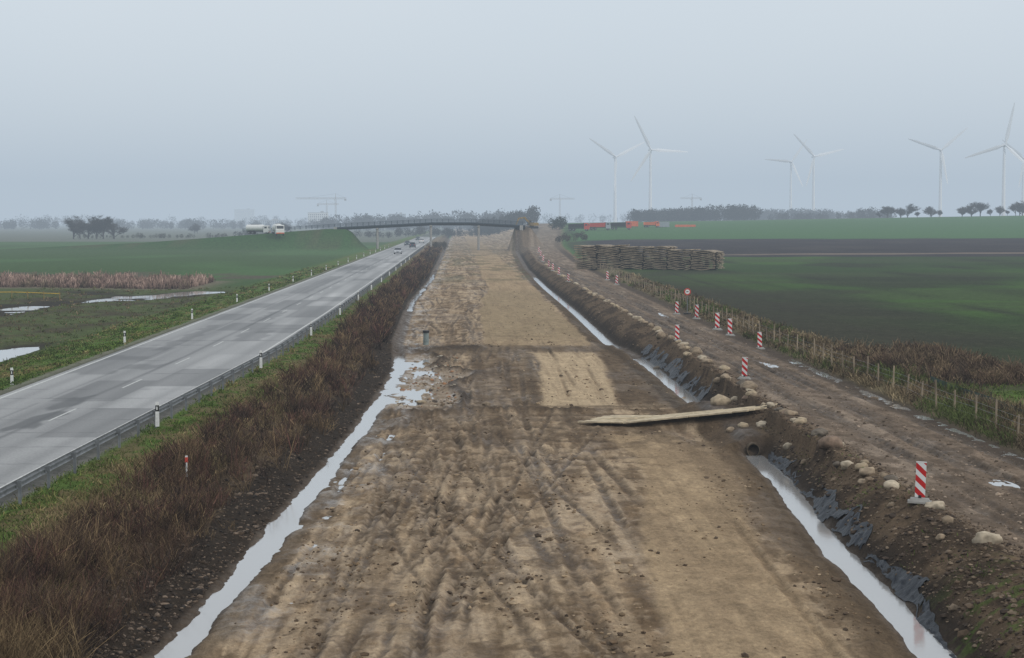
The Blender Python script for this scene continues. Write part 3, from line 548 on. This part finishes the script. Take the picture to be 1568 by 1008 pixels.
def truck(cab,body,kind):
    b=MB(); b.box((0,0,.95),(.9,7.6,.25),M_BLACK)
    b.loft([[Vector((x,y,z)) for x,z in((-1.2,.6),(1.2,.6),(1.2,zt*.98),(1.1,zt),(-1.1,zt),(-1.2,zt*.98))] for y,zt in((-4.3,1.7),(-4.2,2.0),(-3.9,2.95),(-2.4,3.0))],cab)
    b.box((0,-4.12,2.35),(2.0,.2,.75),M_GLASS,Matrix.Rotation(math.radians(-15),3,'X'))
    for s in(-1.21,1.21): b.box((s,-3.2,2.3),(.02,.9,.6),M_GLASS)
    if kind=='dump':
        b.loft([[Vector((x,y,z)) for x,z in((-1.0,1.15),(1.0,1.15),(1.25,zt),(1.15,zt),(.95,1.35),(-.95,1.35),(-1.15,zt),(-1.25,zt))] for y,zt in((-2.1,2.8),(3.6,2.6))],body); b.box((0,-2.15,2.2),(2.4,.1,1.7),body)
    elif kind=='tank':
        b.cyl((0,-2.0,2.2),(0,3.9,2.2),1.12,1.12,body,18); b.cyl((0,-2.3,2.2),(0,-2.0,2.2),.7,1.12,body,18); b.cyl((0,3.9,2.2),(0,4.2,2.2),1.12,.7,body,18); b.box((0,1,3.35),(.5,3,.12),M_STEEL)
    for y in(-3.3,1.6,2.9):
        for x in(-1.02,1.02): wheel(b,x,y,.5,.35)
    for s in(-.9,.9): b.box((s,-4.32,.95),(.3,.06,.2),M_WHITE)
    b.box((0,-4.31,.75),(2.3,.12,.3),M_ORANGE if kind=='tank' else M_BLACK)
    return b.mesh('truck')
tk1=truck(M_WHITE,M_WHITE,'tank'); td1=truck(M_RED,M_BLACK,'dump'); td3=truck(M_BLUEG,M_RED,'dump'); td2=truck(M_ORANGE,M_ORANGE,'dump')
add_obj('tank_truck',tk1,(-69.5,698,g1(-69.5,698)+.1),(0,0,1.35)); add_obj('tank_truck',tk1,(-62,692,g1(-62,692)-.3),(0,0,.25),(1.2,1.2,1.25))
add_obj('dump_truck',td1,(55,905,g1(55,905)+.2),(0,0,1.4),(1.2,)*3); add_obj('dump_truck',td3,(65,910,g1(65,910)+.2),(0,0,1.6),(1.2,)*3); add_obj('dump_truck',td1,(75,915,g1(75,915)+.2),(0,0,1.5),(1.2,)*3)
def container(m,L_=9):
    b=MB(); b.box((0,0,1.35),(L_,2.5,2.5),m)
    for i in range(int(L_/.5)): b.box((-L_/2+.25+i*.5,-1.275,1.35),(.2,.05,2.2),m)
    for s in(-L_/2+.06,L_/2-.06): b.box((s,-1.27,1.35),(.16,.1,2.6),m)
    b.box((0,0,.05),(L_+.05,2.55,.12),M_BLACK); return b.mesh('container')
co=container(M_ORANGE,6); cw=container(M_BLUEG,6)
add_obj('site_container',co,(86,980,g1(86,980)+.6),(0,0,.1)); add_obj('dump_truck',td2,(95,975,g1(95,975)+.2),(0,0,1.7),(.95,)*3); add_obj('site_container',cw,(102,985,g1(102,985)),(0,0,0)); add_obj('site_container',container(M_ORANGE,10),(113,985,g1(113,985)-1.5),(0,0,.05))
def excavator():
    b=MB(); tp=[(-1.9,.1),(-2.2,.5),(-1.9,.9),(1.9,.9),(2.2,.5),(1.9,.1)]
    for s in(-1.1,1.1): b.loft([[Vector((s+x,y,z)) for y,z in tp] for x in(-.25,.25)],M_BLACK)
    b.cyl((0,0,.8),(0,0,1.2),.8,.8,M_BLACK,14); b.box((0,.5,1.75),(2.6,3.6,1.1),M_OCH,taper=.94); b.box((-.75,-.7,2.2),(1.,1.5,1.9),M_GLASS,taper=.85); b.box((-.75,-.65,3.16),(.95,1.35,.08),M_OCH)
    def arm(p,q,w,h):
        p=Vector(p);q=Vector(q);r=(q-p).to_track_quat('Y','Z').to_matrix(); b.box((p+q)/2,(w,(q-p).length,h),M_OCH,r)
    arm((.3,-.9,1.9),(.3,-3.2,4.3),.4,.6);arm((.3,-3.1,4.2),(.3,-5.6,3.8),.38,.5);arm((.3,-5.4,4.1),(.3,-6.6,1.2),.3,.42)
    b.loft([[Vector((.3+x,y,z)) for y,z in((-6.9,1.3),(-6.2,1.2),(-6.0,.4),(-6.6,.1),(-7.1,.5))] for x in(-.6,.6)],M_BLACK); return b.mesh('excavator')
ex=excavator(); add_obj('excavator',ex,(26.5,706,g1(26.5,706)),(0,0,-1.2),(.95,)*3)
# ------------------------------------------------------------------ trees
def tree_mesh(seed,H,wide=.5,twigs=9,lo=.12):
    r=random.Random(seed); b=MB(); tips=[]
    def br(p,d,ln,rad,dep):
        q=p+d*ln; b.cyl(p,q,rad,rad*.68,M_BARK,5 if dep>1 else 4,cap=False)
        if dep>=4: tips.append(q); return
        if dep>=2: tips.append(p+d*ln*.6)
        for i in range(3 if dep<3 else 2):
            dd=(d*.75+Vector((r.gauss(0,wide),r.gauss(0,wide),r.uniform(.0,.5)))).normalized()
            br(p+d*ln*r.uniform(.55,1.) if i else q,dd,ln*r.uniform(.62,.85),rad*.6,dep+1)
    br(Vector((0,0,-.3)),Vector((r.uniform(-.08,.08),0,1)).normalized(),H*.27,H*.022,0)
    for k in range(3): br(Vector((0,0,H*lo)),Vector((r.uniform(-.8,.8),r.uniform(-.8,.8),.8)).normalized(),H*.2,H*.012,1)
    for t in tips:
        for k in range(twigs):
            d=Vector((r.gauss(0,.7),r.gauss(0,.7),r.uniform(-.1,1))).normalized(); s=d.orthogonal().normalized()*H*.006; L_=H*r.uniform(.05,.12); p=t+Vector((r.gauss(0,1),r.gauss(0,1),r.gauss(0,.8)))*H*.025
            b.add([p-s,p+s,p+d*L_],[(0,1,2)],M_BARK)
    zmax=max(v[2] for v in b.v); k=H/zmax; b.v=[(v[0]*k,v[1]*k,v[2]*k) for v in b.v]
    return b.mesh('bare_tree')
tm=[tree_mesh(i,10,w,12,lo) for i,(w,lo) in enumerate(((.5,.1),(.6,.06),(.42,.15),(.7,.05)))]
def tree(x,y,h,k,wid=1,name='bare_tree'): add_obj(name,tm[k],(x,y,g1(x,y)),(0,0,random.uniform(0,6)),(h/10*wid,h/10*wid,h/10))
for x,y,h,k in((-213,1114,14,1),(-206,1120,13,3),(-209,1112,10,0),(-197,1116,14.5,1),(-192,1122,13,3),(-201,1118,9,2)): tree(x,y,h,k,1.15)
for x,y,h,k in((-215,1640,9,3),(-213,1642,8,1),(-131,1500,10,1),(-128,1500,8,0)): tree(x,y,h,k,1.1)
xx=290
for i in range(23):
    tree(xx,1345+random.uniform(-20,30),random.uniform(7,11.5) if i%3 else random.uniform(4,6),random.randrange(4),random.uniform(1.,1.4)); xx+=random.uniform(2.5,7.5)
def tree_row(name,x0,x1,y,n,h0,h1,c,zb=None,dy=30,per=330,hv=.5):
    x=rng.uniform(x0,x1,n); yy=y+rng.uniform(-dy,dy,n); h=rng.uniform(h0,h1,n)*(1-hv*.5+hv*vn(x*.012,x*0,int(abs(y))%97)); z=gz(x,yy) if zb is None else np.full(n,zb)
    rx=h*rng.uniform(.3,.55,n); N_=n*per; ii=np.repeat(np.arange(n),per)
    u=rng.normal(0,1,(N_,3)); u/=np.linalg.norm(u,axis=1,keepdims=True); rad=rng.uniform(.25,1,N_)**.5*(.75+.5*vn(u[:,0]*3+ii*7,u[:,2]*3,5))
    p=np.stack([x[ii]+u[:,0]*rad*rx[ii],yy[ii]+u[:,1]*rad*rx[ii],z[ii]+h[ii]*.52+u[:,2]*rad*h[ii]*.48],1)
    s=h[ii]*rng.uniform(.03,.085,N_); a=rng.normal(0,1,(N_,3)); a/=np.linalg.norm(a,axis=1,keepdims=True); bb=rng.normal(0,1,(N_,3))
    V=np.stack([p-a*s[:,None],p+a*s[:,None],p+bb*s[:,None]*.6],1).reshape(-1,3); F=np.arange(N_*3).reshape(-1,3)
    C=np.array(c)*rng.uniform(.6,1.4,(n,1))[ii]*rng.uniform(.7,1.3,(N_,1)); C=np.repeat(C,3,0)
    tw=h*.02; tb=np.stack([np.stack([x-tw,yy,z-.5],1),np.stack([x+tw,yy,z-.5],1),np.stack([x,yy,z+h*.7],1)],1).reshape(-1,3)
    V=np.concatenate([V,tb]); F=np.concatenate([F,np.arange(n*3).reshape(-1,3)+N_*3]); C=np.concatenate([C,np.tile(np.array([[.05,.045,.04]]),(n*3,1))])
    return add_obj(name,np_mesh(name,V,F,C,[M_VEG]))
TC=(.036,.035,.031); D='distant_tree_row'
tree_row(D,14,60,1500,50,10,14,TC,hv=.3); tree_row(D,48,54,1010,7,4,7,(.03,.045,.03),dy=8)
tree_row(D,153,262,1750,110,9,13,TC,hv=.5); tree_row(D,245,540,2500,150,12,18,TC,hv=.5); tree_row(D,300,420,1900,40,8,12,TC)
tree_row(D,-700,-520,2600,70,10,18,TC); tree_row(D,-470,-120,2700,130,7,15,TC,dy=150); tree_row(D,-160,60,2300,120,14,24,TC,dy=120)
tree_row(D,-900,900,4200,260,12,26,TC,dy=250,per=160); tree_row(D,-40,30,1350,60,3,7,TC); tree_row(D,-140,-40,1250,40,2.5,5,TC,dy=40)
tree_row('hedge',-220,-120,1180,60,1.5,3.5,(.05,.05,.03)); tree_row('hedge',-10,-4,760,26,1.2,2.6,(.06,.05,.035),dy=80); tree_row('hedge',36,50,760,25,1.5,3,(.06,.05,.035),dy=40)
# ------------------------------------------------------------------ wind turbines
def turbine(u,hubv,Y,bl,ang,yaw):
    X=u*Y; zh=10+hubv*Y; b=MB(); z0=g1(X,Y); H=zh-z0
    n=14; b.cyl((0,0,0),(0,0,H-1.5),2.6,1.5,M_TUR,n); b.loft([[Vector((x*s,y,H+z*s)) for x,z in((-1.8,-1.7),(1.8,-1.7),(2.1,.3),(1.3,2.),(-1.3,2.),(-2.1,.3))] for y,s in((-3.2,.7),(-1.5,1),(6,1),(8.5,.55))],M_TUR)
    b.cyl((0,-3.2,H),(0,-5.2,H),1.8,.6,M_TUR,12)
    for k in range(3):
        t=math.radians(ang+120*k); d=Vector((math.cos(t),0,math.sin(t))); s=Vector((-d.z,0,d.x)); rings=[]
        for f,w,th in((.02,1.1,.9),(.08,1.3,.7),(.2,2.5,.45),(.5,1.9,.28),(.8,1.4,.16),(1,.5,.05)):
            c=Vector((0,-4.2,H))+d*bl*f; tw=s*.95+Vector((0,.3,0)); rings.append([c+tw*w,c+Vector((0,th,0)),c-tw*w,c-Vector((0,th,0))])
        b.loft(rings,M_TUR)
    add_obj('wind_turbine',b.mesh('turbine'),(X,Y,z0),(0,0,yaw))
f_=3049.
for u,v,Y,bl,an,yw in((942,241,2900,49,27,.25),(996,230,2700,51,117,.1),(1212,248,3300,46,55,.1),(1247,240,3000,47,134,.1),(1443,230,2700,47,41,-.1),(1541,222,2400,52,78,0),(1571,243,3100,46,20,0)):
    turbine((u-700)/f_,(340-v)/f_,Y,bl,an,yw)
# ------------------------------------------------------------------ cranes and far buildings
def crane(X,Y,H,jl,yaw):
    b=MB(); w=.9
    for sx in(-w,w):
        for sy in(-w,w): b.cyl((sx,sy,0),(sx,sy,H),.22,.22,M_OCH,4,cap=False)
    z=0;s=1
    while z<H-2: b.cyl((-w*s,-w,z),(w*s,-w,z+2),.14,.14,M_OCH,4,cap=False); z+=2; s=-s
    for a,c in((-w,0),(w,0),(0,1.8)): b.cyl((-16,a,H+c),(jl,a,H+c),.25,.25,M_OCH,4,cap=False)
    x=-16;s=1
    while x<jl-2: b.cyl((x,-w if s>0 else 0,H if s>0 else H+1.8),(x+2,0 if s>0 else -w,H+1.8 if s>0 else H),.14,.14,M_OCH,4,cap=False); x+=2; s=-s
    b.cyl((0,0,H),(0,0,H+8),.5,.3,M_OCH,4); b.cyl((0,0,H+8),(jl*.7,0,H+1.8),.12,.12,M_STEEL,3); b.cyl((0,0,H+8),(-14,0,H+1.8),.12,.12,M_STEEL,3); b.box((-14.5,0,H-1.2),(3,2,3),M_CONC); b.box((1.6,-1.5,H-1),(1.5,1.6,2),M_WHITE)
    add_obj('tower_crane',b.mesh('crane'),(X,Y,.3),(0,0,yaw))
crane(-182,3000,44,60,math.pi); crane(165,3200,46,24,0); crane(390,3300,48,20,math.pi); crane(-215,3300,38,20,0)
def block(name,X,Y,w,d,h,m):
    b=MB(); b.box((0,0,h/2),(w,d,h),m); b.box((0,0,h+.3),(w+.6,d+.6,.6),M_CONC); b.box((w*.2,0,h+1.8),(w*.15,d*.4,2.6),M_CONC)
    nf=int(h/3); nw=int(w/3.5)
    for i in range(nf):
        for j in range(nw): b.box((-w/2+1.75+j*3.5,-d/2-.02,1.7+i*3),(1.8,.08,1.5),M_GLASS)
    b.box((0,-d/2-.03,1.1),(1.6,.1,2.2),M_BLACK); add_obj(name,b.mesh(name),(X,Y,.3))
block('apartment_block',-690,6500,64,16,50,M_WHITE); block('apartment_block',-250,3600,36,14,26,M_WHITE); block('warehouse',-330,3500,60,30,12,M_BLUEG); block('warehouse',-900,3200,90,30,10,M_BLUEG); block('apartment_block',-110,3700,30,14,24,M_BLUEG)
b=MB()
for i in range(9):
    x=-66+i*2.; b.cyl((x,252,g1(x,252)-.1),(x,252,g1(x,252)+1.0),.05,.05,M_OCH,6)
    if i<8: b.cyl((x,252,g1(x,252)+.8),(x+2.,252,g1(x+2,252)+.8),.045,.045,M_YEL,5)
add_obj('yellow_barrier_railing',b.mesh('yrail'))
b=MB(); b.cyl((0,0,0),(0,0,.7),.03,.03,M_WHITE,6); b.box((0,0,.62),(.1,.08,.18),M_RED); b.box((0,0,.74),(.08,.07,.05),M_WHITE)
x=-9.8; add_obj('marker_post',b.mesh('marker'),(x,72,g1(x,72)+.3))
# ------------------------------------------------------------------ haze layer, sky, sun, camera
SIG=1/3600.
m=bpy.data.materials.new('emissive_mist_volume'); m.use_nodes=True; nt=m.node_tree; nt.nodes.clear(); o=N(nt,'ShaderNodeOutputMaterial')
ab=N(nt,'ShaderNodeVolumeAbsorption'); ab.inputs['Color'].default_value=(0,0,0,1); ab.inputs['Density'].default_value=SIG
em=N(nt,'ShaderNodeEmission'); em.inputs['Color'].default_value=(.44,.525,.615,1); em.inputs['Strength'].default_value=SIG  # mist glows by emission, standing in for scattered skylight
ad=N(nt,'ShaderNodeAddShader'); nt.links.new(ab.outputs[0],ad.inputs[0]); nt.links.new(em.outputs[0],ad.inputs[1]); nt.links.new(ad.outputs[0],o.inputs['Volume'])
b=MB(); b.box((0,4000,120),(24000,16000,280),m); add_obj('mist',b.mesh('mist'))
w=bpy.data.worlds.new('World'); S.world=w; w.use_nodes=True; nt=w.node_tree; nt.nodes.clear(); o=N(nt,'ShaderNodeOutputWorld')
SE,SR=math.radians(36),math.radians(130)
sky=N(nt,'ShaderNodeTexSky'); sky.sky_type='NISHITA'; sky.sun_disc=False; sky.sun_elevation=SE; sky.sun_rotation=SR
b1=N(nt,'ShaderNodeBackground'); nt.links.new(sky.outputs[0],b1.inputs[0]); b1.inputs[1].default_value=.08
tc=N(nt,'ShaderNodeTexCoord'); nz=N(nt,'ShaderNodeTexNoise'); nz.inputs['Scale'].default_value=2.; nz.inputs['Detail'].default_value=4; nt.links.new(tc.outputs['Generated'],nz.inputs['Vector'])
rp=N(nt,'ShaderNodeValToRGB'); rp.color_ramp.elements[0].color=(.82,.89,.95,1); rp.color_ramp.elements[1].color=(.93,.96,.98,1); rp.color_ramp.elements[0].position=.3; rp.color_ramp.elements[1].position=.7
nt.links.new(nz.outputs['Fac'],rp.inputs[0]); b2=N(nt,'ShaderNodeBackground'); nt.links.new(rp.outputs[0],b2.inputs[0]); b2.inputs[1].default_value=1.
mx=N(nt,'ShaderNodeMixShader'); mx.inputs[0].default_value=.88; nt.links.new(b1.outputs[0],mx.inputs[1]); nt.links.new(b2.outputs[0],mx.inputs[2]); nt.links.new(mx.outputs[0],o.inputs[0])
sd=bpy.data.lights.new('sun','SUN'); sd.energy=1.35; sd.angle=math.radians(12); sd.color=(1,.96,.9)
so=add_obj('sun',sd); dirv=Vector((math.sin(SR)*math.cos(SE),math.cos(SR)*math.cos(SE),math.sin(SE))); so.rotation_euler=dirv.to_track_quat('Z','Y').to_euler()
cd=bpy.data.cameras.new('camera'); cd.lens=70; cd.sensor_width=36; cd.clip_start=.5; cd.clip_end=30000
co_=add_obj('camera',cd,(0,0,10),(math.radians(90-3.08),0,math.radians(-1.58))); S.camera=co_
